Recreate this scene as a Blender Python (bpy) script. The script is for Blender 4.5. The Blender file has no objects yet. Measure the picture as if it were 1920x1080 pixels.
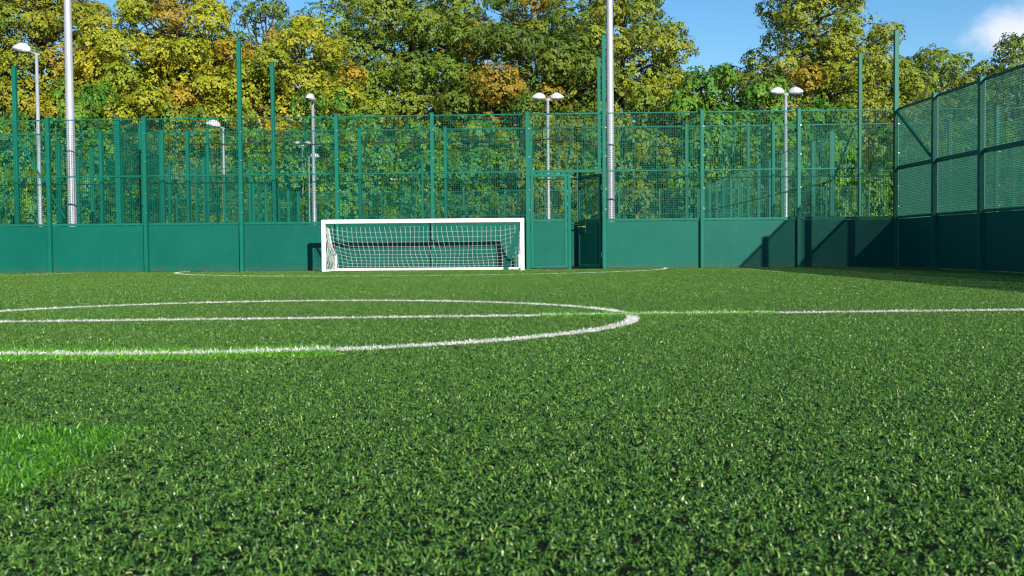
import bpy, bmesh, math
import numpy as np
from mathutils import Matrix, Vector

# ------------------------------------------------------------------ camera, sky, sun, exposure
scene = bpy.context.scene
C = scene.collection
CAM_H = 0.56
cam_d = bpy.data.cameras.new('camera'); cam = bpy.data.objects.new('camera', cam_d); C.objects.link(cam)
yaw, pit, rol = 0.0088, 0.0362, 0.0084
_s, _c = math.sin(yaw), math.cos(yaw); _sp, _cp = math.sin(pit), math.cos(pit); _sr, _cr = math.sin(rol), math.cos(rol)
right = Vector((_c, -_s, 0)); fwd = Vector((_cp*_s, _cp*_c, -_sp)); up = Vector((_sp*_s, _sp*_c, _cp))
r2 = right*_cr - up*_sr; u2 = right*_sr + up*_cr
cam.matrix_world = Matrix(((r2.x, u2.x, -fwd.x, 0), (r2.y, u2.y, -fwd.y, 0), (r2.z, u2.z, -fwd.z, CAM_H), (0, 0, 0, 1)))
cam_d.sensor_width = 36; cam_d.lens = 2130.4/1920*36
cam_d.clip_start = 0.05; cam_d.clip_end = 3000
cam_d.dof.use_dof = True; cam_d.dof.focus_distance = 12.0; cam_d.dof.aperture_fstop = 9.0
scene.camera = cam

SUN_AZ = 22.6          # degrees the light leans to the left of +Y as it travels away from the camera
SUN_EL = 21.0
az = math.radians(SUN_AZ); el = math.radians(SUN_EL)
travel = Vector((-math.sin(az)*math.cos(el), math.cos(az)*math.cos(el), -math.sin(el)))
sd = bpy.data.lights.new('sun', 'SUN'); sd.energy = 5.0; sd.angle = math.radians(0.5); sd.color = (1.0, 0.94, 0.84)
so = bpy.data.objects.new('sun', sd); C.objects.link(so)
so.rotation_euler = travel.to_track_quat('-Z', 'Y').to_euler(); so.location = (10, -20, 20)

world = bpy.data.worlds.new('World'); scene.world = world; world.use_nodes = True
wt = world.node_tree; wt.nodes.clear()
def wn(t, **k):
    n = wt.nodes.new(t)
    for a, b in k.items(): setattr(n, a, b)
    return n
sky = wn('ShaderNodeTexSky', sky_type='NISHITA', sun_disc=False)
sky.sun_elevation = el; sky.sun_rotation = math.pi - az
sky.altitude = 50; sky.air_density = 1.0; sky.dust_density = 0.1; sky.ozone_density = 3.0
bg = wn('ShaderNodeBackground'); bg.inputs['Strength'].default_value = 0.092
wo = wn('ShaderNodeOutputWorld')
tc = wn('ShaderNodeTexCoord')
sx = wn('ShaderNodeSeparateXYZ'); wt.links.new(tc.outputs['Generated'], sx.inputs[0])
def wm(op, a, b=None, c=None):
    n = wn('ShaderNodeMath', operation=op)
    for i, v in enumerate((a, b, c)):
        if v is None: continue
        if isinstance(v, (int, float)): n.inputs[i].default_value = v
        else: wt.links.new(v, n.inputs[i])
    return n.outputs[0]
azn = wm('ARCTAN2', sx.outputs[0], sx.outputs[1]); eln = wm('ARCSINE', sx.outputs[2])
nz = wn('ShaderNodeTexNoise'); nz.inputs['Scale'].default_value = 22; nz.inputs['Detail'].default_value = 7; nz.inputs['Roughness'].default_value = 0.55
wt.links.new(tc.outputs['Generated'], nz.inputs['Vector'])
nzv = wm('MULTIPLY', wm('SUBTRACT', nz.outputs['Fac'], 0.5), 1.7)
mask = None
for (a0, e0, wa, we) in ((25.4, 9.5, 4.2, 1.5), (48, 14, 7, 2.4), (-52, 17, 8, 2.6), (-95, 12, 9, 2.5), (110, 20, 9, 3), (165, 26, 8, 3), (-150, 18, 9, 3)):
    dx = wm('DIVIDE', wm('SUBTRACT', azn, math.radians(a0)), math.radians(wa))
    dy = wm('DIVIDE', wm('SUBTRACT', eln, math.radians(e0)), math.radians(we))
    d = wm('SQRT', wm('ADD', wm('MULTIPLY', dx, dx), wm('MULTIPLY', dy, dy)))
    d = wm('ADD', d, nzv)
    mr = wn('ShaderNodeMapRange', interpolation_type='SMOOTHSTEP'); wt.links.new(d, mr.inputs[0])
    mr.inputs[1].default_value = 1.02; mr.inputs[2].default_value = 0.15; mr.inputs[3].default_value = 0; mr.inputs[4].default_value = 0.9
    mask = mr.outputs[0] if mask is None else wm('MAXIMUM', mask, mr.outputs[0])
mx = wn('ShaderNodeMix', data_type='RGBA')
hsv = wn('ShaderNodeHueSaturation'); hsv.inputs['Saturation'].default_value = 1.28; wt.links.new(sky.outputs[0], hsv.inputs['Color'])
wt.links.new(mask, mx.inputs[0]); wt.links.new(hsv.outputs[0], mx.inputs[6]); mx.inputs[7].default_value = (7.0, 7.1, 7.8, 1)
wt.links.new(mx.outputs[2], bg.inputs['Color']); wt.links.new(bg.outputs[0], wo.inputs[0])

vs = scene.view_settings; vs.view_transform = 'Standard'; vs.look = 'None'; vs.gamma = 1; vs.exposure = 0.6; vs.use_curve_mapping = False
cy = scene.cycles
cy.max_bounces = 5; cy.diffuse_bounces = 3; cy.glossy_bounces = 2; cy.transmission_bounces = 3; cy.transparent_max_bounces = 4
cy.use_denoising = True; cy.filter_width = 1.2
cy.use_adaptive_sampling = True; cy.adaptive_threshold = 0.015
cy.sample_clamp_indirect = 4

# ------------------------------------------------------------------ helpers
def tag(o, label=None, cat=None, group=None, kind=None):
    if label: o['label'] = label
    if cat: o['category'] = cat
    if group: o['group'] = group
    if kind: o['kind'] = kind
    return o
def link(name, mesh, parent=None, loc=(0, 0, 0), rz=0.0):
    o = bpy.data.objects.new(name, mesh); C.objects.link(o)
    if parent is not None: o.parent = parent
    o.location = loc; o.rotation_euler = (0, 0, rz)
    return o
def empty(name, loc=(0, 0, 0), rz=0.0):
    o = bpy.data.objects.new(name, None); C.objects.link(o); o.location = loc; o.rotation_euler = (0, 0, rz); o.empty_display_size = 0.2
    return o
def np_mesh(name, verts, faces, mat, smooth=False):
    """faces: int array (n,k), all the same k"""
    me = bpy.data.meshes.new(name)
    verts = np.asarray(verts, np.float32); faces = np.asarray(faces, np.int32)
    n, k = faces.shape
    me.vertices.add(len(verts)); me.vertices.foreach_set('co', verts.ravel())
    me.loops.add(n*k); me.loops.foreach_set('vertex_index', faces.ravel())
    me.polygons.add(n); me.polygons.foreach_set('loop_start', np.arange(n, dtype=np.int32)*k)
    me.polygons.foreach_set('use_smooth', np.full(n, smooth))
    me.update(calc_edges=True)
    if mat: me.materials.append(mat)
    return me
class MB:
    def __init__(self): self.v = []; self.f = []
    def box(self, c, s, m=None):
        b = len(self.v)
        for z in (-.5, .5):
            for x, y in ((-.5, -.5), (.5, -.5), (.5, .5), (-.5, .5)):
                p = Vector((x*s[0], y*s[1], z*s[2]))
                if m is not None: p = m @ p
                self.v.append((p.x+c[0], p.y+c[1], p.z+c[2]))
        for q in ((0, 3, 2, 1), (4, 5, 6, 7), (0, 1, 5, 4), (1, 2, 6, 5), (2, 3, 7, 6), (3, 0, 4, 7)): self.f.append(tuple(b+i for i in q))
        return self
    def tube(self, pts, rad, n=8, caps=True):
        pts = [Vector(p) for p in pts]
        if isinstance(rad, (int, float)): rad = [rad]*len(pts)
        b = len(self.v); prev = None
        for i, p in enumerate(pts):
            t = (pts[min(i+1, len(pts)-1)] - pts[max(i-1, 0)]).normalized()
            if prev is None:
                a = t.orthogonal().normalized()
            else:
                a = (prev - t*prev.dot(t)).normalized()
            prev = a; bb = t.cross(a)
            for k in range(n):
                an = 2*math.pi*k/n
                q = p + (a*math.cos(an) + bb*math.sin(an))*rad[i]
                self.v.append(tuple(q))
        for i in range(len(pts)-1):
            for k in range(n):
                k2 = (k+1) % n
                self.f.append((b+i*n+k, b+i*n+k2, b+(i+1)*n+k2, b+(i+1)*n+k))
        if caps:
            self.f.append(tuple(b+k for k in range(n))[::-1]); e = b+(len(pts)-1)*n
            self.f.append(tuple(e+k for k in range(n)))
        return self
    def mesh(self, name, mat, smooth=False, bevel=0.0):
        me = bpy.data.meshes.new(name); me.from_pydata(self.v, [], self.f)
        if bevel:
            bm = bmesh.new(); bm.from_mesh(me)
            bmesh.ops.bevel(bm, geom=list(bm.edges), offset=bevel, segments=1, affect='EDGES', clamp_overlap=True)
            bm.to_mesh(me); bm.free()
        if smooth:
            for q in me.polygons: q.use_smooth = True
        me.materials.append(mat); me.update()
        return me

# ------------------------------------------------------------------ materials
class Mat:
    def __init__(self, name):
        self.m = bpy.data.materials.new(name); self.m.use_nodes = True
        self.t = self.m.node_tree; self.b = self.t.nodes['Principled BSDF']; self.out = self.t.nodes['Material Output']
    def n(self, t, **k):
        n = self.t.nodes.new(t)
        for a, b in k.items(): setattr(n, a, b)
        return n
    def l(self, a, b): self.t.links.new(a, b)
    def math(self, op, a, b=None, c=None, clamp=False):
        n = self.n('ShaderNodeMath', operation=op, use_clamp=clamp)
        for i, v in enumerate((a, b, c)):
            if v is None: continue
            if isinstance(v, (int, float)): n.inputs[i].default_value = v
            else: self.l(v, n.inputs[i])
        return n.outputs[0]
    def mix(self, fac, a, b):
        n = self.n('ShaderNodeMix', data_type='RGBA')
        for i, v in ((0, fac), (6, a), (7, b)):
            if isinstance(v, (int, float)): n.inputs[i].default_value = v
            elif isinstance(v, tuple): n.inputs[i].default_value = (*v, 1)[:4]
            else: self.l(v, n.inputs[i])
        return n.outputs[2]
    def noise(self, scale, detail=4, rough=.5, vec=None, dims='3D'):
        n = self.n('ShaderNodeTexNoise', noise_dimensions=dims)
        n.inputs['Scale'].default_value = scale; n.inputs['Detail'].default_value = detail; n.inputs['Roughness'].default_value = rough
        if vec is not None: self.l(vec, n.inputs['Vector'])
        return n.outputs['Fac']
    def ramp(self, fac, stops):
        n = self.n('ShaderNodeValToRGB'); e = n.color_ramp.elements
        while len(e) < len(stops): e.new(0.5)
        for i, (p, c) in enumerate(stops): e[i].position = p; e[i].color = (*c, 1)
        self.l(fac, n.inputs[0]); return n.outputs[0]
    def bump(self, h, strength, dist=0.01):
        n = self.n('ShaderNodeBump'); n.inputs['Strength'].default_value = strength; n.inputs['Distance'].default_value = dist
        self.l(h, n.inputs['Height']); self.l(n.outputs[0], self.b.inputs['Normal'])

def paint(name, col, rough=.42, var=.12, scale=2.5, dirt=None, metallic=0.0, spec=.45, scuff=False):
    M = Mat(name); pos = M.n('ShaderNodeNewGeometry').outputs['Position']
    f = M.noise(scale, 5, .6, pos)
    c0 = tuple(x*(1-var) for x in col); c1 = tuple(min(1, x*(1+var)) for x in col)
    oi = M.n('ShaderNodeObjectInfo').outputs['Random']
    f2 = M.math('ADD', M.math('MULTIPLY', f, .75), M.math('MULTIPLY', oi, .28), clamp=True)
    col_s = M.ramp(f2, [(.3, c0), (.7, c1)])
    if dirt:
        mp = M.n('ShaderNodeMapping'); mp.inputs['Scale'].default_value = (6, 6, .9); M.l(pos, mp.inputs['Vector'])
        s = M.noise(1.6, 6, .65, mp.outputs[0])
        s = M.ramp(s, [(.52, (0, 0, 0)), (.75, (1, 1, 1))])
        col_s = M.mix(M.math('MULTIPLY', s, dirt[1]), col_s, dirt[0])
    if scuff:   # ball marks and mud splashed along the bottom edge
        v = M.n('ShaderNodeTexVoronoi'); v.inputs['Scale'].default_value = 2.1; M.l(pos, v.inputs['Vector'])
        ringm = M.ramp(M.math('ADD', v.outputs['Distance'], M.math('MULTIPLY', M.noise(14, 5, .7, pos), .25)), [(.20, (1, 1, 1)), (.27, (0, 0, 0))])
        patchy = M.ramp(M.noise(2.7, 3, .6, pos), [(.5, (0, 0, 0)), (.66, (1, 1, 1))])
        col_s = M.mix(M.math('MULTIPLY', M.math('MULTIPLY', ringm, patchy), .30), col_s, (.022, .13, .105))
        z = M.n('ShaderNodeSeparateXYZ'); M.l(pos, z.inputs[0])
        mud = M.math('SUBTRACT', M.noise(7, 6, .7, pos), M.math('MULTIPLY', z.outputs[2], 1.7))
        col_s = M.mix(M.math('MULTIPLY', M.ramp(mud, [(.22, (0, 0, 0)), (.5, (1, 1, 1))]), .45), col_s, (.055, .075, .045))
    M.l(col_s, M.b.inputs['Base Color']); M.b.inputs['Roughness'].default_value = rough; M.b.inputs['Metallic'].default_value = metallic
    fine = M.noise(40, 3, .5, pos)
    M.b.inputs['Specular IOR Level'].default_value = spec
    rr = M.math('ADD', M.math('MULTIPLY', f, .2), rough-.1); M.l(rr, M.b.inputs['Roughness'])
    M.bump(fine, .06, .004)
    return M.m
M_panel = paint('panel_green', (0.0025, 0.095, 0.068), .46, .13, .7, ((0.007, 0.122, 0.094), .45), 0, .14, True)
M_post = paint('post_green', (0.004, 0.120, 0.082), .42, .10, 1.5, None, 0, .2)
M_wire = paint('wire_green', (0.002, 0.085, 0.058), .5, .08, 1.0, None, 0, .12)
M_white = paint('goal_white', (0.80, 0.80, 0.79), .35, .03, 4, ((0.5, 0.5, 0.45), .25))
M_net = paint('net_white', (0.72, 0.73, 0.71), .7, .05, 6)
M_galv = paint('galvanised', (0.36, 0.38, 0.42), .5, .10, 5, ((0.27, 0.29, 0.33), .5), .3)
M_lamp = paint('lamp_white', (0.44, 0.45, 0.47), .45, .06, 5)
M_lens = paint('lamp_lens', (0.16, 0.18, 0.19), .2, .1, 5)
M_steel = paint('steel', (0.45, 0.45, 0.44), .3, .1, 8, None, .9)
M_brass = paint('latch_yellow', (0.45, 0.36, 0.06), .35, .1, 8)
M_dark = paint('dark_net', (0.020, 0.018, 0.016), .8, .2, 8)
M_bark = paint('bark', (0.085, 0.070, 0.052), .9, .35, 6)

def leaf_material():
    M = Mat('leaves'); at = M.n('ShaderNodeAttribute', attribute_name='leafcol')
    hs = M.n('ShaderNodeHueSaturation'); M.l(at.outputs['Color'], hs.inputs['Color'])
    df = M.b; df.inputs['Roughness'].default_value = .55; df.inputs['Specular IOR Level'].default_value = .25
    M.l(hs.outputs[0], df.inputs['Base Color'])
    tr = M.n('ShaderNodeBsdfTranslucent'); M.l(hs.outputs[0], tr.inputs['Color'])
    mx = M.n('ShaderNodeMixShader'); mx.inputs[0].default_value = .20
    M.l(df.outputs[0], mx.inputs[1]); M.l(tr.outputs[0], mx.inputs[2]); M.l(mx.outputs[0], M.out.inputs['Surface'])
    return M.m
M_leaf = leaf_material()

# pitch layout (world: +Y runs away from the camera, the back fence is turned a little)
TH = -0.0497; YW = 28.04; XR = 9.59
CX, CY, CR = -1.98, 8.99, 3.0
HALF_B = 0.0442
LW = 0.085
ct, st = math.cos(TH), math.sin(TH)
def wl2w(x, off):     # back-fence frame (x along the fence, off = metres behind it) -> world
    return (x*ct - off*st, YW + x*st + off*ct)

def turf_material(name, kind):
    """kind: 'turf' blades follow the coloured areas of the pitch; 'white' / 'fresh' / 'yellow' are dyed blades"""
    M = Mat(name); tint = M.n('ShaderNodeAttribute', attribute_name='tint').outputs['Fac']
    g = M.n('ShaderNodeNewGeometry'); pos = g.outputs['Position']
    white = M.ramp(tint, [(0, (.62, .63, .58)), (1, (.90, .90, .87))])
    fresh = M.ramp(tint, [(0, (.014, .075, .005)), (.5, (.062, .225, .012)), (1, (.22, .48, .040))])
    wear = M.ramp(M.noise(3.2, 5, .65, pos), [(.36, (.74, .77, .68)), (.56, (1, 1, 1))])
    wmx = M.n('ShaderNodeMix', data_type='RGBA', blend_type='MULTIPLY'); wmx.inputs[0].default_value = 1; M.l(white, wmx.inputs[6]); M.l(wear, wmx.inputs[7]); white = wmx.outputs[2]
    bright = M.ramp(tint, [(0, (.028, .14, .006)), (.5, (.105, .34, .014)), (1, (.30, .58, .05))])
    if kind == 'white': col = white
    elif kind == 'fresh': col = fresh
    elif kind == 'strip': col = bright
    elif kind == 'yellow': col = M.ramp(tint, [(0, (.30, .34, .08)), (1, (.50, .52, .16))])
    else:
        big = M.noise(.35, 4, .6, pos); mid = M.noise(2.2, 3, .6, pos)
        base = M.ramp(tint, [(0, (.014, .052, .009)), (.35, (.058, .165, .022)), (.72, (.146, .305, .042)), (.93, (.27, .41, .075)), (1, (.46, .52, .20))])
        v = M.math('ADD', M.math('MULTIPLY', big, .7), M.math('MULTIPLY', mid, .5))
        vv = M.ramp(v, [(.42, (.84, .88, .86)), (.78, (1.12, 1.10, 1.0))])
        mm = M.n('ShaderNodeMix', data_type='RGBA', blend_type='MULTIPLY'); mm.inputs[0].default_value = 1
        M.l(base, mm.inputs[6]); M.l(vv, mm.inputs[7]); base = mm.outputs[2]
        s = M.n('ShaderNodeSeparateXYZ'); M.l(pos, s.inputs[0]); x, y = s.outputs[0], s.outputs[1]
        dx, dy = M.math('SUBTRACT', x, CX), M.math('SUBTRACT', y, CY)
        r = M.math('SQRT', M.math('ADD', M.math('MULTIPLY', dx, dx), M.math('MULTIPLY', dy, dy)))
        ring = M.math('ABSOLUTE', M.math('SUBTRACT', r, CR))
        hl = M.math('ABSOLUTE', M.math('SUBTRACT', dy, M.math('MULTIPLY', dx, HALF_B)))
        w = M.math('LESS_THAN', M.math('MINIMUM', ring, hl), LW*.45)
        def both(*a):
            o = a[0]
            for q in a[1:]: o = M.math('MULTIPLY', o, q)
            return o
        lt = lambda a, b: M.math('LESS_THAN', a, b)
        gt = lambda a, b: M.math('GREATER_THAN', a, b)
        f1 = both(lt(ring, .27), lt(x, -.94), lt(dy, 0.0))
        f2 = both(lt(hl, .21), gt(x, .3), lt(x, 2.18))
        fr = M.math('MAXIMUM', f1, f2)
        f3 = both(lt(x, -1.12), gt(x, -2.6), lt(y, 3.53), gt(y, 1.6))
        col = M.mix(w, M.mix(f3, M.mix(fr, base, bright), fresh), white)
    M.l(col, M.b.inputs['Base Color'])
    M.b.inputs['Roughness'].default_value = .32; M.b.inputs['Specular IOR Level'].default_value = .5
    tr = M.n('ShaderNodeBsdfTranslucent'); M.l(col, tr.inputs['Color'])
    mx = M.n('ShaderNodeMixShader'); mx.inputs[0].default_value = .22
    M.l(M.b.outputs[0], mx.inputs[1]); M.l(tr.outputs[0], mx.inputs[2]); M.l(mx.outputs[0], M.out.inputs['Surface'])
    return M.m
M_turf = turf_material('turf_blades', 'turf'); M_tw = turf_material('turf_white', 'white')
M_tf = turf_material('turf_fresh', 'fresh'); M_ts = turf_material('turf_strip', 'strip'); M_ty = turf_material('turf_yellow', 'yellow')

# ------------------------------------------------------------------ ground
def sheet(name, pts, z, mat):
    me = bpy.data.meshes.new(name); me.from_pydata([(x, y, z) for x, y in pts], [], [tuple(range(len(pts)))]); me.materials.append(mat)
    return tag(link(name, me), kind='structure')
Mi = Mat('infill'); pos = Mi.n('ShaderNodeNewGeometry').outputs['Position']
fi = Mi.noise(420, 2, .6, pos); fb = Mi.noise(1.2, 4, .6, pos)
Mi.l(Mi.mix(Mi.math('MULTIPLY', fb, .6), Mi.ramp(fi, [(.35, (.004, .006, .004)), (.7, (.012, .018, .010))]), (.009, .020, .007)), Mi.b.inputs['Base Color'])
Mi.b.inputs['Roughness'].default_value = .95; Mi.b.inputs['Specular IOR Level'].default_value = .05; Mi.bump(fi, .6, .004)
Mg = Mat('rough_grass'); pos = Mg.n('ShaderNodeNewGeometry').outputs['Position']
Mg.l(Mg.ramp(Mg.noise(1.1, 8, .7, pos), [(.3, (.035, .070, .016)), (.55, (.065, .120, .025)), (.75, (.12, .15, .04))]), Mg.b.inputs['Base Color']); Mg.b.inputs['Roughness'].default_value = .9
Mg.bump(Mg.noise(9, 6, .7, pos), .8, .08)
sheet('ground', [(-900, -300), (900, -300), (900, 1500), (-900, 1500)], -0.03, Mg.m)
Mp = Mat('tarmac'); pos = Mp.n('ShaderNodeNewGeometry').outputs['Position']
Mp.l(Mp.ramp(Mp.noise(60, 5, .7, pos), [(.3, (.035, .035, .036)), (.7, (.075, .074, .072))]), Mp.b.inputs['Base Color']); Mp.b.inputs['Roughness'].default_value = .9
sheet('path', [wl2w(-40, 0.1), wl2w(40, 0.1), wl2w(40, 3.2), wl2w(-40, 3.2)], -0.01, Mp.m)
sheet('pitch_base', [(-14.2, -9), (XR+.05, -9), wl2w(9.62, 0.02), wl2w(-13.9, 0.02)], 0.0, Mi.m)
sheet('neighbour_pitch', [wl2w(-13.7, 3.3), wl2w(9.4, 3.3), wl2w(9.4, 38), wl2w(-13.7, 38)], -0.005, Mg.m)

# ------------------------------------------------------------------ turf blades
def blade_arrays(rng, pts, lmin, lmax, w, lean=1.0, segs=2):
    """bent, twisted strips; each segment leans further over and wanders sideways"""
    n = len(pts)
    a = rng.uniform(0, 2*np.pi, n); L = rng.uniform(lmin, lmax, n); W = w*rng.uniform(.7, 1.25, n)
    ln = np.clip((.25+rng.beta(1.7, 1.5, n)*1.05)*lean, .05, 1.3)
    P = [np.stack([pts[:, 0], pts[:, 1], np.full(n, -.002)], 1)]; S = []
    tw = a + np.pi/2 + rng.normal(0, .35, n); tz = rng.normal(0, .4, n)
    ph = ln*.75; turn = rng.normal(0, .75, n)
    for k in range(segs+1):
        wk = (1.0, 1.0, .8, .3)[k] if segs == 3 else (.85, 1.0, .35)[k]
        S.append(np.stack([np.cos(tw), np.sin(tw), tz], 1)*(W*wk/2)[:, None])
        if k == segs: break
        h = L*(1.04/segs)
        z = np.cos(ph)*h
        if k: z = np.maximum(z, -(P[-1][:, 2])*.55)
        P.append(P[-1] + np.stack([np.cos(a)*np.sin(ph)*h, np.sin(a)*np.sin(ph)*h, z], 1))
        ph = ph + ln*(1.15 if segs == 2 else .85) + rng.normal(0, .28, n); a = a + turn; tw = tw + turn + rng.normal(0, .3, n)
    V = np.stack([q for p, s_ in zip(P, S) for q in (p-s_, p+s_)], 1).reshape(-1, 3)
    m = 2*(segs+1); b = (np.arange(n)*m)[:, None]
    F = np.concatenate([b+np.array([[2*k, 2*k+1, 2*k+3, 2*k+2]]) for k in range(segs)], 1).reshape(-1, 4)
    t = rng.beta(1.5, 1.9, n); t[rng.random(n) < .012] = 1.0
    return V, F, np.repeat(t, m)
def set_attr(me, name, data, typ='FLOAT'):
    at = me.attributes.new(name, typ, 'POINT')
    at.data.foreach_set('value' if typ in ('FLOAT', 'INT') else 'color', np.asarray(data, np.int32 if typ == 'INT' else np.float32).ravel())

def instancing_tree(name, nvar):
    g = bpy.data.node_groups.new(name, 'GeometryNodeTree')
    g.interface.new_socket('Geometry', in_out='INPUT', socket_type='NodeSocketGeometry')
    g.interface.new_socket('Geometry', in_out='OUTPUT', socket_type='NodeSocketGeometry')
    N = g.nodes; Lk = g.links
    gi = N.new('NodeGroupInput'); go = N.new('NodeGroupOutput')
    def attr(nm, typ):
        n = N.new('GeometryNodeInputNamedAttribute'); n.data_type = typ; n.inputs['Name'].default_value = nm; return n.outputs[0]
    var = attr('variant', 'INT')
    def sep(k):
        c = N.new('FunctionNodeCompare'); c.data_type = 'INT'; c.operation = 'EQUAL'
        ins = [i for i in c.inputs if i.type == 'INT']; Lk.new(var, ins[0]); ins[1].default_value = k
        s = N.new('GeometryNodeSeparateGeometry'); s.domain = 'POINT'
        Lk.new(gi.outputs[0], s.inputs['Geometry']); Lk.new(c.outputs[0], s.inputs['Selection']); return s.outputs[0]
    join = N.new('GeometryNodeJoinGeometry')
    for k in range(nvar):
        t = N.new('GeometryNodeGeometryToInstance'); Lk.new(sep(k), t.inputs[0]); Lk.new(t.outputs[0], join.inputs[0])
    iop = N.new('GeometryNodeInstanceOnPoints')
    Lk.new(sep(-1), iop.inputs['Points']); Lk.new(join.outputs[0], iop.inputs['Instance'])
    iop.inputs['Pick Instance'].default_value = True
    Lk.new(attr('pick', 'INT'), iop.inputs['Instance Index'])
    comb = N.new('ShaderNodeCombineXYZ'); Lk.new(attr('spin', 'FLOAT'), comb.inputs[2])
    e2r = N.new('FunctionNodeEulerToRotation'); Lk.new(comb.outputs[0], e2r.inputs[0]); Lk.new(e2r.outputs[0], iop.inputs['Rotation'])
    Lk.new(iop.outputs[0], go.inputs[0])
    return g
def turf_patches(name, seed, size, per_m2, lmin, lmax, w, centres, nvar=4, lean=1.0, label=None, segs=2):
    rng = np.random.default_rng(seed)
    V = []; F = []; T = []; K = []; off = 0
    for k in range(nvar):
        nt = int(per_m2*size*size/4); pts = np.repeat(rng.uniform(-size/2, size/2, (nt, 2)), 4, 0) + rng.normal(0, .0045, (nt*4, 2))
        v, f, t = blade_arrays(rng, pts, lmin, lmax, w, lean, segs)
        V.append(v); F.append(f+off); T.append(t); K.append(np.full(len(v), k)); off += len(v)
    c = np.asarray(centres, float); n = len(c)
    V.append(np.concatenate([c, np.zeros((n, 1))], 1)); T.append(np.zeros(n)); K.append(np.full(n, -1))
    me = np_mesh(name, np.concatenate(V), np.concatenate(F), M_turf)
    set_attr(me, 'tint', np.concatenate(T)); set_attr(me, 'variant', np.concatenate(K), 'INT')
    nv = len(me.vertices)
    pick = np.zeros(nv); pick[-n:] = rng.integers(0, nvar, n); spin = np.zeros(nv); spin[-n:] = rng.integers(0, 4, n)*np.pi/2
    set_attr(me, 'pick', pick, 'INT'); set_attr(me, 'spin', spin)
    o = link(name, me); tag(o, label, 'grass', None, 'stuff')
    m = o.modifiers.new('scatter', 'NODES'); m.node_group = instancing_tree(name, nvar)
    return o
def inside(x, y, h):
    return -13.9+h < x < XR-h-.02 and y < YW + TH*x - h - .03
near, midd, far = [], [], []
g = .5
for iy in range(-4, 58):
    for ix in range(-29, 21):
        x, y = ix*g+.25, iy*g+.25
        if not inside(x, y, .2): continue
        dist = math.hypot(x, y) + ((ix*7919+iy*104729) % 97)/97*1.6 - .8
        if y < -1.5 and abs(x) > 6: continue
        if dist < 5.6 : near.append((x, y))
        elif dist < 12.6: midd.append((x, y))
        else: far.append((x, y))
turf_patches('turf_near', 1, g, 22000, .010, .022, .0030, near, 6, 1.05, 'dark green curled artificial turf nearest the camera', 3)
turf_patches('turf_middle', 2, g, 16000, .011, .022, .0040, midd, 4, 1.0, 'artificial turf round the centre circle')
turf_patches('turf_far', 3, g, 7000, .014, .026, .0070, far, 4, .7, 'bright sunlit artificial turf towards the back fence')

def blade_object(name, pts, lmin, lmax, w, mat, seed, label=None, cat=None, kind='structure', lean=.9):
    rng = np.random.default_rng(seed)
    v, f, t = blade_arrays(rng, np.asarray(pts), lmin, lmax, w, lean)
    me = np_mesh(name, v, f, mat); set_attr(me, 'tint', t)
    return tag(link(name, me), label, cat, None, kind)
def strip_points(rng, path, width, per_m2):
    """path: (n,2) polyline -> random points across a band of that width"""
    path = np.asarray(path); d = np.diff(path, axis=0); L = np.hypot(d[:, 0], d[:, 1]); cum = np.concatenate([[0], np.cumsum(L)])
    n = int(cum[-1]*width*per_m2); s = rng.uniform(0, cum[-1], n); i = np.clip(np.searchsorted(cum, s)-1, 0, len(L)-1)
    t = (s-cum[i])/L[i]; p = path[i]+d[i]*t[:, None]; nrm = np.stack([-d[i, 1], d[i, 0]], 1)/L[i][:, None]
    return p+nrm*rng.uniform(-width/2, width/2, n)[:, None]
rng = np.random.default_rng(11)
def arc(cx, cy, r, a0, a1, n=120):
    a = np.radians(np.linspace(a0, a1, n)); return np.stack([cx+r*np.cos(a), cy+r*np.sin(a)], 1)
blade_object('centre_circle', np.concatenate([strip_points(rng, arc(CX, CY, CR, 180, 360), LW, 24000), strip_points(rng, arc(CX, CY, CR, 0, 180), LW, 15000)]), .018, .031, .0046, M_tw, 21,
             'white centre circle marked on the turf', 'line marking')
hx = lambda x: (x, CY+(x-CX)*HALF_B)
blade_object('halfway_line', strip_points(rng, [hx(-13.8), hx(9.5)], .08, 16000), .019, .031, .0050, M_tw, 22, 'straight white halfway line crossing the centre circle', 'line marking')
gx, gy = wl2w(-1.9, -.06)
blade_object('goal_area_line', strip_points(rng, arc(gx, gy, 5.9, 180+math.degrees(TH), 360+math.degrees(TH), 160), .09, 7000), .022, .032, .007, M_tw, 23, 'white half circle marking in front of the goal', 'line marking')
blade_object('side_marking', strip_points(rng, [(-12.6, 20.6), (-11.3, 23.4), (-10.3, 27.6)], .075, 6000), .020, .030, .007, M_tw, 24, 'faint pale line curving towards the fence at far left', 'line marking')
blade_object('yellow_marking', strip_points(rng, [(-12.6, 19.2), (-9.1, 20.5), (-7.0, 21.9), (-3.0, 22.6)], .05, 4200), .018, .030, .007, M_ty, 25, 'thin faded yellow line on the far left turf', 'line marking')
blade_object('centre_circle_tuft', strip_points(rng, arc(CX, CY, CR, 215, 360-math.degrees(math.acos((-.94-CX)/CR))), .075, 16000), .030, .043, .0046, M_tw, 26,
             'longer white fibres on the near left curve inside the bright strip', 'line marking')
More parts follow.
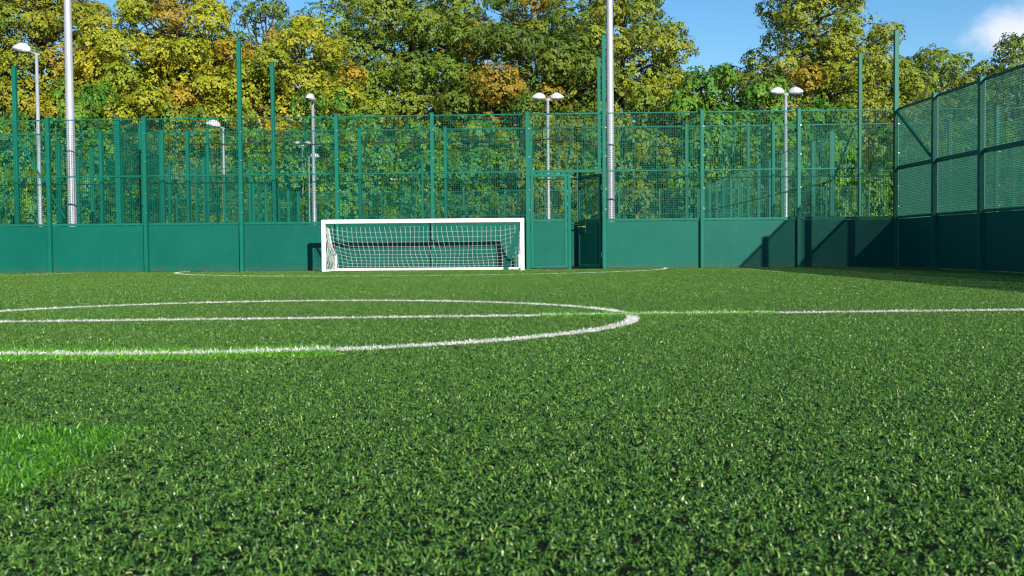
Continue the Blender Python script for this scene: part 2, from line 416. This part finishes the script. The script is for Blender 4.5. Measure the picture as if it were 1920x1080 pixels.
# brighter, longer fresh turf let in beside the lines
a_end = 360-math.degrees(math.acos((-.94-CX)/CR))
sp = strip_points(rng, arc(CX, CY, CR, 215, a_end), .56, 10000); sp = sp[np.abs(np.hypot(sp[:, 0]-CX, sp[:, 1]-CY)-CR) > .055]
blade_object('fresh_turf_strip', sp, .024, .038, .0046, M_ts, 31, 'bright green turf strip along the near left curve of the circle', 'turf patch', 'stuff', .75)
sp = strip_points(rng, [hx(.3), hx(2.18)], .44, 8000); sp = sp[np.abs(sp[:, 1]-CY-(sp[:, 0]-CX)*HALF_B) > .05]
blade_object('fresh_turf_strip', sp, .026, .040, .0050, M_ts, 32, 'bright green turf strip along the halfway line right of centre', 'turf patch', 'stuff', .75)
blade_object('halfway_line_tuft', strip_points(rng, [hx(.3), hx(2.18)], .06, 7000), .030, .042, .0046, M_tw, 27, 'pale fibres of the halfway line inside the bright strip', 'line marking')
pp = np.stack([rng.uniform(-2.6, -1.10, 21000), rng.uniform(1.6, 3.54, 21000)], 1)
blade_object('fresh_turf_patch', pp, .022, .044, .0036, M_tf, 33, 'bright green longer turf patch at the bottom left corner', 'turf patch', 'stuff', .8)

# ------------------------------------------------------------------ fences
HK, HM, HF, HT = 1.21, 2.40, 3.83, 5.70
_cache = {}
def cached(key, fn):
    if key not in _cache: _cache[key] = fn()
    return _cache[key]
def wire_mesh(w, h, pitch=.058, r=.0030):
    def fn():
        mb = MB(); nx = max(2, int(round(w/pitch))); nz = max(2, int(round(h/pitch)))
        rr = r*1.0
        for i in range(1, nx):
            x = w*i/nx; mb.box((x, 0, h/2), (2.3*rr, 2.3*rr, h))
        for k in range(0, nz+1):
            z = h*k/nz; mb.box((w/2, -2*rr-.0005, min(max(z, rr), h-rr)), (w, 1.6*rr, 1.6*rr))
        return mb.mesh('wire_mesh', M_wire)
    return cached(('wire', round(w, 3), round(h, 3), pitch, r), fn)
def box_mesh(name, s, mat, bevel=.006):
    return cached((name, tuple(round(q, 4) for q in s), mat.name), lambda: MB().box((0, 0, 0), s).mesh(name, mat, bevel=bevel))
def kick_panel(w):
    def fn():
        mb = MB(); mb.box((w/2, 0, HK/2-.02), (w, .03, HK-.06))
        return mb.mesh('kick_panel', M_panel, bevel=.004)
    return cached(('kick', round(w, 3)), fn)
def make_fence(name, label, origin, rz, posts, tall=(), skip=(), panel=True, wires=True, braces=(), group=None, pw=.092, thick=(), r=.0030, pitch=.058, mr=.035, tr=.028, clips=False, low_pitch=None):
    root = empty(name, origin, rz); tag(root, label, 'fence', group)
    for i, x in enumerate(posts):
        h = HT if i in tall else HF+.03
        w = pw*1.15 if (i in thick) else pw
        link('post', box_mesh('post', (w, .13, h), M_post, .008), root, (x, -.035, h/2))
        pb = box_mesh('post_cap', (w+.012, .142, .012), M_post, .003)
        link('post_cap', pb, root, (x, -.035, h+.006))
        if clips:
            for cz in (HK+.25, 1.95, 2.75, 3.45):
                link('clip', box_mesh('clip', (.045, .022, .03), M_steel, .004), root, (x+w*.38, -.108, cz))
    for i in range(len(posts)-1):
        if i in skip: continue
        x0, x1 = posts[i]+pw/2+.004, posts[i+1]-pw/2-.004; w = x1-x0; xm = (x0+x1)/2
        if panel:
            link('kick_panel', kick_panel(w), root, (x0, .012, 0))
            link('cap_rail', box_mesh('cap_rail', (w, .062, .055), M_post, .006), root, (xm, .004, HK-.012))
        link('middle_rail', box_mesh('middle_rail', (w, .035, mr), M_post, .005), root, (xm, .004, HM))
        link('top_rail', box_mesh('top_rail', (w, .028, tr), M_post, .005), root, (xm, .004, HF-.02))
        if wires:
            a = link('wire_mesh', wire_mesh(w, HM-.03-HK-.02, low_pitch or pitch, r), root, (x0, .002, HK+.02)); a['kind'] = 'stuff'
            a = link('wire_mesh', wire_mesh(w, HF-.045-HM-.03, pitch, r), root, (x0, .002, HM+.03)); a['kind'] = 'stuff'
    for (x0, z0, x1, z1) in braces:
        L = math.hypot(x1-x0, z1-z0); an = math.atan2(z1-z0, x1-x0)
        o = link('brace', box_mesh('brace', (L, .05, .055), M_post, .006), root, ((x0+x1)/2, -.055, (z0+z1)/2)); o.rotation_euler = (0, -an, 0)
    return root
BX = [-13.72, -11.31, -8.87, -6.46, -4.06, -1.69, .66, 2.53, 4.91, 7.25, 9.58]
LEFTX = [-20.95, -18.54, -16.13]; RIGHTX = [11.98, 14.38, 16.78, 19.18]
bx_all = LEFTX+BX+RIGHTX; ig = bx_all.index(.66)
back = make_fence('pitch_fence', 'green mesh fence with solid kickboards directly behind the white goal', (0, YW, 0), TH, bx_all,
                  tall=[bx_all.index(-6.46), bx_all.index(2.53), bx_all.index(9.58)], skip=[ig], thick=[ig, bx_all.index(9.58)], clips=True)
# gate bay: transom, mesh above, fixed leaf on the left
xg0, xg1 = .66+.057, 2.53-.057
link('transom', box_mesh('transom', (xg1-xg0, .06, .07), M_post), back, ((xg0+xg1)/2, 0, HM))
link('top_rail', box_mesh('top_rail', (xg1-xg0, .04, .04), M_post), back, ((xg0+xg1)/2, .004, HF-.02))
a = link('wire_mesh', wire_mesh(xg1-xg0, HF-.045-HM-.04), back, (xg0, .002, HM+.04)); a['kind'] = 'stuff'
def leaf(root, w, y0=.0, mirrored=False):
    """a gate leaf: x from 0 to w, bottom at z .03"""
    zt = HM-.06; zb = .03; s = .07
    for x in (s/2, w-s/2): link('stile', box_mesh('stile', (s, .05, zt-zb), M_post), root, (x, y0, (zt+zb)/2))
    for z, hgt in ((zt-s/2, s), (zb+s/2, s), (HK-.01, s)): link('frame_rail', box_mesh('frame_rail', (w-2*s-.004, .048, hgt), M_post), root, (w/2, y0, z))
    link('kick_panel', box_mesh('kick_panel', (w-2*s-.004, .024, HK-.055-zb-s), M_panel, .003), root, (w/2, y0+.004, (HK-.05+zb+s)/2))
    m = link('wire_mesh', wire_mesh(w-2*s, zt-s-HK-.035), root, (s, y0, HK+.03)); m['kind'] = 'stuff'
fl = empty('gate_leaf', (*wl2w(.725, -.005), 0), TH); tag(fl, 'closed gate leaf with mesh top and solid green bottom beside the goal', 'gate')
leaf(fl, .90)
link('jamb', box_mesh('jamb', (.075, .085, HM-.04), M_post), back, (1.675, 0, (HM-.04)/2))
dx, dy = wl2w(2.455, .03)
door = empty('gate_leaf', (dx, dy, 0), TH+math.pi-math.radians(60)); tag(door, 'open gate leaf swung back into shade between post and lamp column', 'gate')
leaf(door, 1.06)
link('lock_plate', box_mesh('lock_plate', (.30, .055, .30), M_panel, .004), door, (.86, 0, 1.04))
hb = MB().tube([(.72, .035, 1.05), (.72, .085, 1.05), (.98, .085, 1.05), (.98, .035, 1.05)], .012, 6).mesh('handle', M_brass); link('handle', hb, door)
hb = MB().tube([(.72, -.035, 1.05), (.72, -.085, 1.05), (.98, -.085, 1.05), (.98, -.035, 1.05)], .012, 6).mesh('handle', M_brass); link('handle', hb, door)
for z in (.35, 2.0):
    link('hinge', MB().tube([(-.012, 0, z-.06), (-.012, 0, z+.06)], .016, 8).mesh('hinge', M_steel), door)
L = math.hypot(.86, .98)

# right-hand side fence, runs towards the camera
cornerY = YW + 9.58*st
RY = [0] + [2.44*i for i in range(1, 14)]
right_f = make_fence('pitch_fence', 'shaded green side fence with dark kickboards along the right edge', (XR+.02, cornerY-.06, 0), -math.pi/2, [q for q in RY[1:]], pw=.105, thick=range(20), mr=.085, tr=.06, pitch=.05, r=.0038, low_pitch=.036)
# first bay meets the shared corner post
x0, x1 = .06, 2.44-.057; w = x1-x0; xm = (x0+x1)/2
link('kick_panel', kick_panel(w), right_f, (x0, .012, 0))
for nm, z, s in (('cap_rail', HK-.012, (w, .062, .055)), ('middle_rail', HM, (w, .035, .085)), ('top_rail', HF-.02, (w, .028, .06))):
    link(nm, box_mesh(nm, s, M_post), right_f, (xm, .004, z))
for z0, z1 in ((HK+.02, HM-.03), (HM+.03, HF-.045)):
    a = link('wire_mesh', wire_mesh(w, z1-z0, .036 if z0 < HM else .05, .0038), right_f, (x0, .002, z0)); a['kind'] = 'stuff'
L = math.hypot(2.3, 1.3); o = link('brace', box_mesh('brace', (L, .05, .06), M_post), right_f, (1.22, -.06, 3.09)); o.rotation_euler = (0, math.atan2(1.3, 2.3), 0)
# left-hand side fence of this pitch (just outside the frame)
make_fence('pitch_fence', 'sunlit green side fence along the left edge of the pitch', (*wl2w(-13.72, -.06), 0), -math.pi/2+TH*0, [2.44*i for i in range(1, 8)])

# the neighbouring pitch beyond the path
sec_all = LEFTX+BX+RIGHTX
make_fence('pitch_fence', 'second green mesh fence parallel behind the goal fence, beyond the path', (*wl2w(0, 3.3), 0), TH, sec_all,
           tall=[sec_all.index(q) for q in (-13.72, -6.46, 2.53, 9.58)], thick=[sec_all.index(-13.72)],
           braces=[(-13.66, 3.72, -12.35, 1.45), (-13.78, 2.2, -14.9, .6+.7)])
for xx, lab in ((-13.68, 'left side fence of the neighbouring pitch seen through two meshes'), (9.40, 'right side fence of the neighbouring pitch with a diagonal corner brace')):
    make_fence('pitch_fence', lab, (*wl2w(xx, 3.36), 0), math.pi/2+TH, [2.44*i for i in range(1, 15)], tall=[6], pitch=.15, r=.003,
               braces=[(.1, 3.7, 2.3, 2.45)] if xx > 0 else [])
make_fence('pitch_fence', 'distant green fence closing the far end of the neighbouring pitch', (*wl2w(0, 38), 0), TH, sec_all, tall=[2, 6, 10], pitch=.1, r=.005)
make_fence('pitch_fence', 'short cross fence joining the two parallel fences at the left', (*wl2w(-9.62, .05), 0), math.pi/2+TH, [.02, 1.62, 3.18], thick=[0, 1], pw=.115, panel=False)
make_fence('pitch_fence', 'low kit bay fence standing inside the neighbouring pitch at left', (*wl2w(-15.9, 12.5), 0), TH, [0, 2.4, 4.6], pitch=.075, r=.003)
make_fence('pitch_fence', 'further kit bay fence stepping back inside the neighbouring pitch', (*wl2w(-13.2, 17.5), 0), TH, [0, 2.2], pitch=.075, r=.003)
make_fence('pitch_fence', 'dividing fence of the pitch on the far right seen through mesh', (XR+6.9, cornerY+9, 0), 0.0, [0, 2.4, 4.8, 7.2], pitch=.075, r=.003)

# rolled dark netting tied along the second fence
nb = MB(); pts = []
rn = np.random.default_rng(5)
for i in range(60):
    x = -8.8+i*.2; z = 3.50-.05*math.sin((x+8.8)/2.4*math.pi)**2+rn.normal(0, .02)
    pts.append((x, 0, z))
nb.tube(pts, [.012+.008*abs(rn.normal()) for _ in pts], 6)
rnet = link('rolled_net', nb.mesh('rolled_net', M_dark, True), None, (*wl2w(0, 3.22), 0), TH)
tag(rnet, 'dark netting rolled up and tied along the second fence', 'net')

# ------------------------------------------------------------------ goal
GX0, GX1, GF = -4.20, .60, -1.30
goal = empty('football_goal', (*wl2w((GX0+GX1)/2, GF), 0), TH); tag(goal, 'white five-a-side football goal with sagging net against the back fence', 'goal')
W = GX1-GX0; hw = W/2-.05; GH = 1.235
for sgn in (-1, 1):
    link('post', box_mesh('goal_post', (.095, .10, GH), M_white, .012), goal, (sgn*hw, 0, GH/2))
link('crossbar', box_mesh('crossbar', (W-.10-.095-.004, .10, .095), M_white, .012), goal, (0, 0, GH-.0475))
prof = [(0.03, 1.19), (.14, 1.13), (.27, .98), (.41, .77), (.56, .58), (.74, .46), (.90, .40)]
for sgn in (-1, 1):
    xx = sgn*(hw-.045)
    link('side_bar', MB().tube([(xx-sgn*.06*i/6, y, z) for i, (y, z) in enumerate(prof)], .024, 8).mesh('side_bar', M_white, True), goal)
    link('rear_upright', MB().tube([(xx-sgn*.06, .92, .05), (xx-sgn*.06, .92, .41)], .030, 8).mesh('rear_upright', M_white, True), goal)
    link('ground_bar', box_mesh('ground_bar', (.05, .86, .05), M_white), goal, (xx-sgn*.03, .48, .03))
link('rear_bar', box_mesh('rear_bar', (2*hw-.16, .055, .06), M_white), goal, (0, .93, .035))
# net: back sheet hung from the crossbar, curving to the rear bar, plus two sides
def net_mesh():
    mb = MB(); r = .0031
    nu, nv = 40, 12
    def back(u, v):
        # v 0 at the crossbar, 1 at the rear bar
        x = (u-.5)*2*(hw-.06); e = abs(2*u-1)
        sag = .10*math.sin(v*math.pi)
        vv = v**.92
        y = .05 + .86*(1-(1-vv)**1.9)*(.55+.45*vv) + .03*math.sin(u*23+v*9)*v*(1-v)*2
        z = 1.17*(1-vv) + .04 - sag*(1-.55*e**4)
        x += .03*math.sin(v*7+u*17)*math.sin(math.pi*u)
        if e > .8: y -= (e-.8)*.9*math.sin(v*math.pi); z += (e-.8)*.6*math.sin(v*math.pi)
        return (x, y, max(z, .05))
    for i in range(nu+1):
        mb.tube([back(i/nu, k/nv/1.0) for k in range(nv+1)], r, 3, False)
    for k in range(0, nv+1):
        mb.tube([back(i/nu, k/nv) for i in range(nu+1)], r, 3, False)
    for sgn in (-1, 1):
        def side(u, v):   # u front->rear, v top->bottom
            p = back(0 if sgn < 0 else 1, 0)
            yb = .06+.84*u
            prz = np.interp(yb, [q[0] for q in prof], [q[1] for q in prof])
            return (sgn*(hw-.05-.05*u) + sgn*.025*math.sin(v*9+u*6), yb, .05+(prz-.05)*(1-v)+.012*math.sin(u*20))
        for i in range(9): mb.tube([side(i/8, k/9) for k in range(10)], r, 3, False)
        for k in range(10): mb.tube([side(i/8, k/9) for i in range(9)], r, 3, False)
    return mb.mesh('net', M_net)
n_ = link('net', net_mesh(), goal); n_['kind'] = 'stuff'

# ------------------------------------------------------------------ columns and lamps
def flood_column(x, off, lean, label, r0, r1):
    root = empty('floodlight_column', (*wl2w(x, off), 0), TH); tag(root, label, 'column', 'galvanised floodlight columns')
    H = 13.0; n = 14
    link('shaft', MB().tube([(lean*H*i/n, 0, H*i/n) for i in range(n+1)], [r0+(r1-r0)*i/n for i in range(n+1)], 20).mesh('shaft', M_galv, True), root)
    link('base_plate', box_mesh('base_plate', (.42, .42, .03), M_galv), root, (0, 0, .0))
    for z in (1.42, 3.1, 4.75):
        rr = r0+(r1-r0)*z/H
        link('band', MB().tube([(lean*z, 0, z-.012), (lean*z, 0, z+.012)], rr+.004, 20).mesh('band', M_galv), root)
    link('cross_arm', box_mesh('cross_arm', (1.6, .08, .08), M_galv), root, (lean*H, 0, H))
    for s in (-.6, .6):
        f = link('floodlight', box_mesh('floodlight', (.5, .22, .38), M_lamp, .03), root, (lean*H+s, -.16, H+.2))
        f.rotation_euler = (math.radians(-25), 0, 0)
flood_column(-11.44, 1.6, -.0005, 'tall thick galvanised column rising out of frame at far left', .128, .072)
flood_column(2.76, 1.6, 0.0, 'tall thick galvanised column rising out of frame beside the gate', .112, .062)

def lamp_head(L=.66, W=.34, H=.17):
    """shell of a street lamp along +x, starts at x=0; returns shell mesh and lens mesh"""
    def fn():
        nx, na = 12, 14; v = []; f = []
        for i in range(nx+1):
            t = i/nx; x = L*t
            wid = W/2*(max(.0, math.sin(math.pi*min(1, (t*.93+.045)))) )**.55
            hgt = H*(max(0, math.sin(math.pi*(t*.80+.12))))**.9*(1-.18*t)
            for k in range(na+1):
                a = math.pi*k/na
                v.append((x, -wid*math.cos(a), hgt*math.sin(a)**.8))
        for i in range(nx):
            for k in range(na):
                b = i*(na+1)+k; f.append((b, b+na+1, b+na+2, b+1))
        f.append(tuple(range(0, na+1))); f.append(tuple(nx*(na+1)+k for k in range(na, -1, -1)))
        s = bpy.data.meshes.new('shell'); s.from_pydata(v, [], f); s.materials.append(M_lamp)
        for p in s.polygons: p.use_smooth = len(p.vertices) == 4
        v = []; f = []
        for i in range(nx+1):
            t = i/nx; x = L*(.04+.92*t); wid = W/2*(max(0, math.sin(math.pi*(t*.93+.035))))**.55*.95; dep = .11*(max(0, math.sin(math.pi*(t*.9+.05))))**.6
            for k in range(na+1):
                a = math.pi*k/na; v.append((x, -wid*math.cos(a), -.001-dep*math.sin(a)**.7))
        for i in range(nx):
            for k in range(na):
                b = i*(na+1)+k; f.append((b, b+1, b+na+2, b+na+1))
        for i in range(nx): f.append((i*(na+1), (i+1)*(na+1), (i+1)*(na+1)+na, i*(na+1)+na))
        e = bpy.data.meshes.new('lens'); e.from_pydata(v, [], f); e.materials.append(M_lens)
        for p in e.polygons: p.use_smooth = True
        return s, e
    return cached(('lamp', L, W, H), fn)
def street_lamp(loc, h, heads, label, r=.09, group='pale street lamps', scale=1.0):
    """heads: list of (direction degrees, arm length, tilt degrees)"""
    root = empty('street_lamp', loc); tag(root, label, 'street lamp', group)
    link('pole', MB().tube([(0, 0, 0), (0, 0, 1.2), (0, 0, 1.25), (0, 0, h)], [r*1.35, r*1.3, r, r*.62], 12).mesh('pole', M_galv, True), root)
    for d, arm, tilt in heads:
        a = math.radians(d); ux, uy = math.cos(a), math.sin(a); tl = math.radians(tilt)
        e = (ux*arm, uy*arm, h+arm*math.tan(tl)*.8+.04)
        link('arm', MB().tube([(-ux*.12, -uy*.12, h-.03), (0, 0, h-.01), e], [r*.45, r*.5, r*.4], 8).mesh('arm', M_galv, True), root)
        s, le = lamp_head(.64*scale, .36*scale, .29*scale)
        o = link('head', s, root, e); o.rotation_euler = (0, -tl, a)
        c = link('lens', le, o)
street_lamp((-16.47, 40.8, 0), 7.55, [(183, .20, 12)], 'pale single lamp on a slim pole beside the left column', .085)
street_lamp((-15.57, 64.14, 0), 7.35, [(186, .16, 12)], 'pale single lamp rising just above the fence at left', .095, scale=1.25)
street_lamp((-8.74, 53.29, 0), 7.35, [(262, .05, 6)], 'pale lamp with its head seen end on above the goal', .10, scale=1.15)
street_lamp((2.24, 53.95, 0), 7.50, [(184, .12, 3), (-2, .12, 3)], 'pale twin headed lamp above the gate', .10, scale=1.0)
street_lamp((12.63, 50.44, 0), 7.20, [(190, .10, 3), (-8, .12, 3)], 'pale twin headed lamp towards the right corner', .095, scale=1.0)
street_lamp((-11.9, 68.5, 0), 6.75, [(180, .10, 3), (0, .10, 3)], 'small distant twin headed lamp seen through the mesh', .05, scale=.75)
street_lamp((-11.35, 67.5, 0), 5.95, [(20, .10, 0)], 'small distant single lamp low behind the mesh', .05, scale=.85)
street_lamp((16.9, 32.9, 0), 5.75, [(170, .12, 3)], 'pale single lamp cut by the right edge of the frame', .07)

# ------------------------------------------------------------------ trees
PAL = {
 'yellow': [(0.387, 0.354, 0.018), (0.300, 0.334, 0.019), (0.194, 0.273, 0.019), (0.445, 0.344, 0.019), (0.136, 0.223, 0.019)],
 'olive':  [(0.248, 0.279, 0.020), (0.149, 0.217, 0.020), (0.307, 0.300, 0.020), (0.109, 0.186, 0.018), (0.297, 0.248, 0.020)],
 'green':  [(0.095, 0.178, 0.020), (0.129, 0.213, 0.022), (0.188, 0.259, 0.024), (0.075, 0.144, 0.018), (0.238, 0.276, 0.026)],
 'dark':   [(0.069, 0.144, 0.017), (0.095, 0.172, 0.019), (0.129, 0.201, 0.020), (0.055, 0.115, 0.015), (0.198, 0.218, 0.022)],
 'lime':   [(0.213, 0.264, 0.020), (0.273, 0.296, 0.022), (0.152, 0.222, 0.020), (0.324, 0.317, 0.022), (0.101, 0.164, 0.018)],
 'fresh':  [(0.047, 0.171, 0.019), (0.071, 0.215, 0.020), (0.108, 0.264, 0.022), (0.033, 0.117, 0.017), (0.178, 0.293, 0.026)],
}
def sprigs(rng, P, Nrm, col, size, leaves=4):
    """fans of pointed leaves at P facing Nrm"""
    n = len(P)
    up_ = np.array([0, 0, 1.]); nr = Nrm*1.1 + up_*.40 + rng.normal(0, .34, (n, 3)); nr /= np.linalg.norm(nr, axis=1)[:, None]
    t = np.cross(nr, rng.normal(0, 1, (n, 3))); t /= np.linalg.norm(t, axis=1)[:, None]; b = np.cross(nr, t)
    V = []; Cc = []
    a0 = rng.uniform(0, 2*np.pi, n)
    for k in range(leaves):
        a = a0 + 2*np.pi*k/leaves + rng.normal(0, .35, n)
        d = t*np.cos(a)[:, None] + b*np.sin(a)[:, None]; s = np.cross(nr, d)
        L = (size*rng.uniform(.65, 1.25, n))[:, None]; Wd = L*.30
        dr = nr*(-.30*rng.uniform(.2, 1.3, n))[:, None]
        base = P + d*L*.08; mid = P + d*L*.55 + dr*L*.3; tip = P + d*L + dr*L
        V.append(np.stack([base, mid-s*Wd, tip, mid+s*Wd], 1))
        c = col*rng.uniform(.84, 1.10, (n, 1)); Cc.append(np.repeat(c[:, None, :], 4, 1))
    V = np.stack(V, 1).reshape(-1, 3); Cc = np.stack(Cc, 1).reshape(-1, 3)
    F = np.arange(len(V)).reshape(-1, 4)
    return V, F, Cc
def crown_mesh(rng, clumps, pal, dens, size, accent=.05, leaves=4):
    pal = np.array(PAL[pal]); cen = np.array([c[0] for c in clumps]); rad = np.array([c[1] for c in clumps])
    P = []; N = []; K = []
    for i in range(len(clumps)):
        n = int(dens*4*math.pi*rad[i]**2)
        d = rng.normal(0, 1, (n, 3)); d /= np.linalg.norm(d, axis=1)[:, None]
        # lumpy shell
        ph = rng.uniform(0, 6, 3)
        lump = 1 + .16*np.sin(d[:, 0]*5+ph[0])*np.sin(d[:, 1]*5+ph[1]) + .12*np.sin(d[:, 2]*7+ph[2])
        rr = rad[i]*lump*np.clip(1-np.abs(rng.normal(0, .16, n)), .35, 1.15)
        p = cen[i] + d*rr[:, None]*np.array([1.08, 1.08, .82])
        keep = np.ones(n, bool)
        dd = np.linalg.norm((p[:, None, :]-cen[None])/(rad[None, :, None]), axis=2); dd[:, i] = 9
        keep &= dd.min(1) > .62
        keep &= ~((d[:, 2] < -.35) & (rng.random(n) < .55))
        p, d = p[keep], d[keep]
        w = rng.dirichlet(np.ones(len(pal))*.55)
        base = w@pal
        if rng.random() < accent and cen[i][2] > 7: base = np.array((.34, .21, .02))
        j = rng.integers(0, len(pal), len(p)); c = .78*base + .22*pal[j]
        P.append(p); N.append(d); K.append(c)
    # sparse inner foliage between the clumps
    lo, hi = cen.min(0), cen.max(0); m_, h_ = (lo+hi)/2, (hi-lo)/2
    nc = int(dens*42*len(clumps)**.5)
    d = rng.normal(0, 1, (nc, 3)); d /= np.linalg.norm(d, axis=1)[:, None]
    p = m_ + d*h_*(rng.random(nc)**.45)[:, None]*.86
    P.append(p); N.append(d); K.append(pal[rng.integers(0, len(pal), nc)])
    P = np.concatenate(P); N = np.concatenate(N); K = np.concatenate(K)
    V, F, Cc = sprigs(rng, P, N, K, size, leaves)
    me = np_mesh('crown', V, F, M_leaf)
    set_attr(me, 'leafcol', np.concatenate([Cc, np.ones((len(Cc), 1))], 1), 'FLOAT_COLOR')
    return me
def trunk_mesh(rng, H, zb, clumps, r):
    mb = MB()
    top = .80*H; n = 8
    pts = [Vector((rng.normal(0, .012*H)*(i/n), rng.normal(0, .012*H)*(i/n), -.2+(top+.2)*i/n)) for i in range(n+1)]
    mb.tube(pts, [r*(1-.86*(i/n))*(1.25 if i == 0 else 1) for i in range(n+1)], 9)
    for c, rd in clumps:
        c = Vector(c); z0 = max(zb*.55, min(c.z-.25*math.hypot(c.x, c.y)-.6, top*.96))
        k = min(n-1, max(0, int((z0+.2)/(top+.2)*n))); f = (z0+.2)/(top+.2)*n-k; s = pts[k].lerp(pts[k+1], f)
        L = (c-s).length; r0 = min(r*.5, .022*L+.03)
        m1 = s.lerp(c, .5)+Vector((rng.normal(0, .05), rng.normal(0, .05), -.02+rng.normal(0, .04)))*L
        mb.tube([s, m1, c], [r0, r0*.62, r0*.25], 6, False)
        for q in range(3):
            e = c + Vector(rng.normal(0, .55, 3))*rd; mb.tube([m1.lerp(c, .4), m1.lerp(e, .6), e], [r0*.4, r0*.3, .012], 4, False)
    return mb.mesh('trunk', M_bark, True)
def envelope(rng, H, zb, R, n, rmin, rmax, ry=None, top_sharp=.8):
    """clump centres spread over an ovoid crown"""
    out = []; tries = 0; ry = ry or R
    while len(out) < n and tries < 9000:
        tries += 1
        t = rng.uniform(.02, 1); z = zb+(H-zb)*t
        prof = (math.sin(math.pi*min(1, (t*.78+.20)))**top_sharp)
        a = rng.uniform(0, 2*math.pi); q = math.sqrt(rng.uniform(.30, 1))
        rd = rng.uniform(rmin, rmax)*R*(1-.35*max(0, t-.6)/.4)
        x = math.cos(a)*q*max(.05, prof*R-rd*.75); y = math.sin(a)*q*max(.05, prof*ry-rd*.75)
        z = min(z, H-rd*.8)
        if all((x-c[0][0])**2+(y-c[0][1])**2+(z-c[0][2])**2 > (.74*(rd+c[1]))**2 for c in out): out.append(((x, y, z), rd))
    return out
def tree(name, label, seed, loc, H, zb, R, pal, n=34, dens=8.8, size=.265, rr=(.15, .29), accent=.05, cat='tree', group='trees behind the pitches', tr=None, leaves=4, ry=None, sharp=.8):
    rng = np.random.default_rng(seed); cl = envelope(rng, H, zb, R, n, rr[0], rr[1], ry, sharp)
    root = empty(name, (loc[0], loc[1], -.03)); tag(root, label, cat, group)
    link('trunk', trunk_mesh(rng, H, zb, cl, tr or .022*H+.05), root)
    link('crown', crown_mesh(rng, cl, pal, dens, size, accent, leaves), root)
    return root
tree('broadleaf_tree', 'olive and brown autumn tree at the far left edge', 101, (-33.82, 84), 22.36, 1, 8.73, 'olive', 81)
tree('broadleaf_tree', 'broad golden yellow tree behind the left column', 102, (-23.36, 82), 19.77, 0.8, 8.76, 'yellow', 83, accent=.10, sharp=.6)
tree('broadleaf_tree', 'lower golden tree behind the two tall posts left of the goal', 103, (-13.96, 80.5), 17.11, 0.8, 6.98, 'yellow', 62, accent=.08, sharp=.6)
tree('broadleaf_tree', 'tall green tree towering behind the golden one above the goal', 104, (-7.41, 91), 25.40, 1.5, 9.52, 'green', 86, sharp=.6)
tree('broadleaf_tree', 'dark green tree with orange sprays left of the gate column', 105, (2.18, 86), 20.90, 1, 7.51, 'dark', 81, accent=.10, sharp=.6)
tree('broadleaf_tree', 'tall olive green tree behind the gate column', 106, (9.75, 90), 24.11, 1.5, 6.54, 'lime', 75, sharp=.6)
tree('broadleaf_tree', 'small golden tree right of the gate column under open sky', 107, (13.76, 83), 12.89, 0.5, 4.59, 'yellow', 43, sharp=.6)
tree('broadleaf_tree', 'low dark tree under the gap of open sky', 108, (18.01, 89), 14.83, 0.6, 5.51, 'dark', 48, sharp=.6)
tree('broadleaf_tree', 'big spreading yellow green tree alone against the sky at right', 109, (23.84, 85), 23.18, 1, 7.29, 'lime', 78, accent=.05, rr=(.15, .28), sharp=.6)
tree('broadleaf_tree', 'rounded yellow green tree at the right corner post', 110, (29.80, 87), 14.79, 0.6, 5.65, 'lime', 51, sharp=.6)
tree('broadleaf_tree', 'mid green tree low against the sky right of the corner post', 111, (36.60, 95), 17.00, 0.6, 7.20, 'green', 64, sharp=.6)
tree('broadleaf_tree', 'dark green rounded tree at the far right edge', 112, (43.00, 94), 18.00, 0.6, 6.40, 'dark', 54, accent=0, sharp=.6)
tree('broadleaf_tree', 'shaded dark tree in the gap between olive and golden crowns', 115, (-27.20, 92), 17.00, 0.6, 6.50, 'green', 54, dens=5.5, sharp=.6)
tree('broadleaf_tree', 'dark tree filling the gap behind the golden pair', 116, (-18.60, 90), 20.20, 0.6, 7.80, 'dark', 66, dens=5.5, sharp=.6)
tree('broadleaf_tree', 'green tree low between the gate column trees', 117, (6.00, 90), 17.50, 0.6, 6.00, 'green', 48, dens=5.5, sharp=.6)
# trees just beyond the frame
tree('broadleaf_tree', 'yellowing tree beyond the left edge of the view', 113, (-43.00, 80), 17.00, 1.5, 7.00, 'yellow', 45, dens=5.5)
tree('broadleaf_tree', 'green tree beyond the right edge of the view', 114, (54.00, 92), 16.00, 1, 6.50, 'green', 43, dens=5.5)
# understorey shrubs seen through the mesh
rs = np.random.default_rng(77)
kinds = []
for k, (pal, sd_) in enumerate((('fresh', 1), ('fresh', 2), ('green', 3), ('fresh', 4))):
    r_ = np.random.default_rng(300+sd_); H = 6.6; cl = envelope(r_, H, .1, 3.0, 26, .24, .40, None, .5)
    kinds.append((trunk_mesh(r_, H, .4, cl, .10), crown_mesh(r_, cl, pal, 11, .23, .03, 4)))
where = ['at the far left edge', 'under the olive tree', 'left of the left column', 'under the golden tree', 'right of the left column', 'under the broad golden crown', 'left of the tall posts', 'between the tall posts', 'above the left goal post', 'behind the goal centre', 'above the right goal post', 'left of the gate', 'behind the gate', 'right of the gate column', 'right of the small golden tree', 'under the open sky', 'under the big right tree', 'left of the right corner', 'at the right corner post', 'behind the right fence', 'past the right fence', 'at the far right edge']
for i, wds in enumerate(where):
    x = -33+i*3.55+rs.normal(0, .5); y = 69.8+rs.uniform(-.8, 2.0)+(2.5 if x > 26 else 0); k = int(rs.integers(0, 4)); s = rs.uniform(.85, 1.25)
    root = empty('shrub', (x, y, -.03), rs.uniform(0, 6.28)); root.scale = (s*1.1, s*1.1, s*rs.uniform(1.05, 1.5))
    tag(root, ['fresh green', 'leafy green', 'dull green', 'bright green'][k]+' shrub seen through mesh '+wds, 'shrub', 'shrubs behind the pitches')
    link('trunk', kinds[k][0], root); link('crown', kinds[k][1], root)
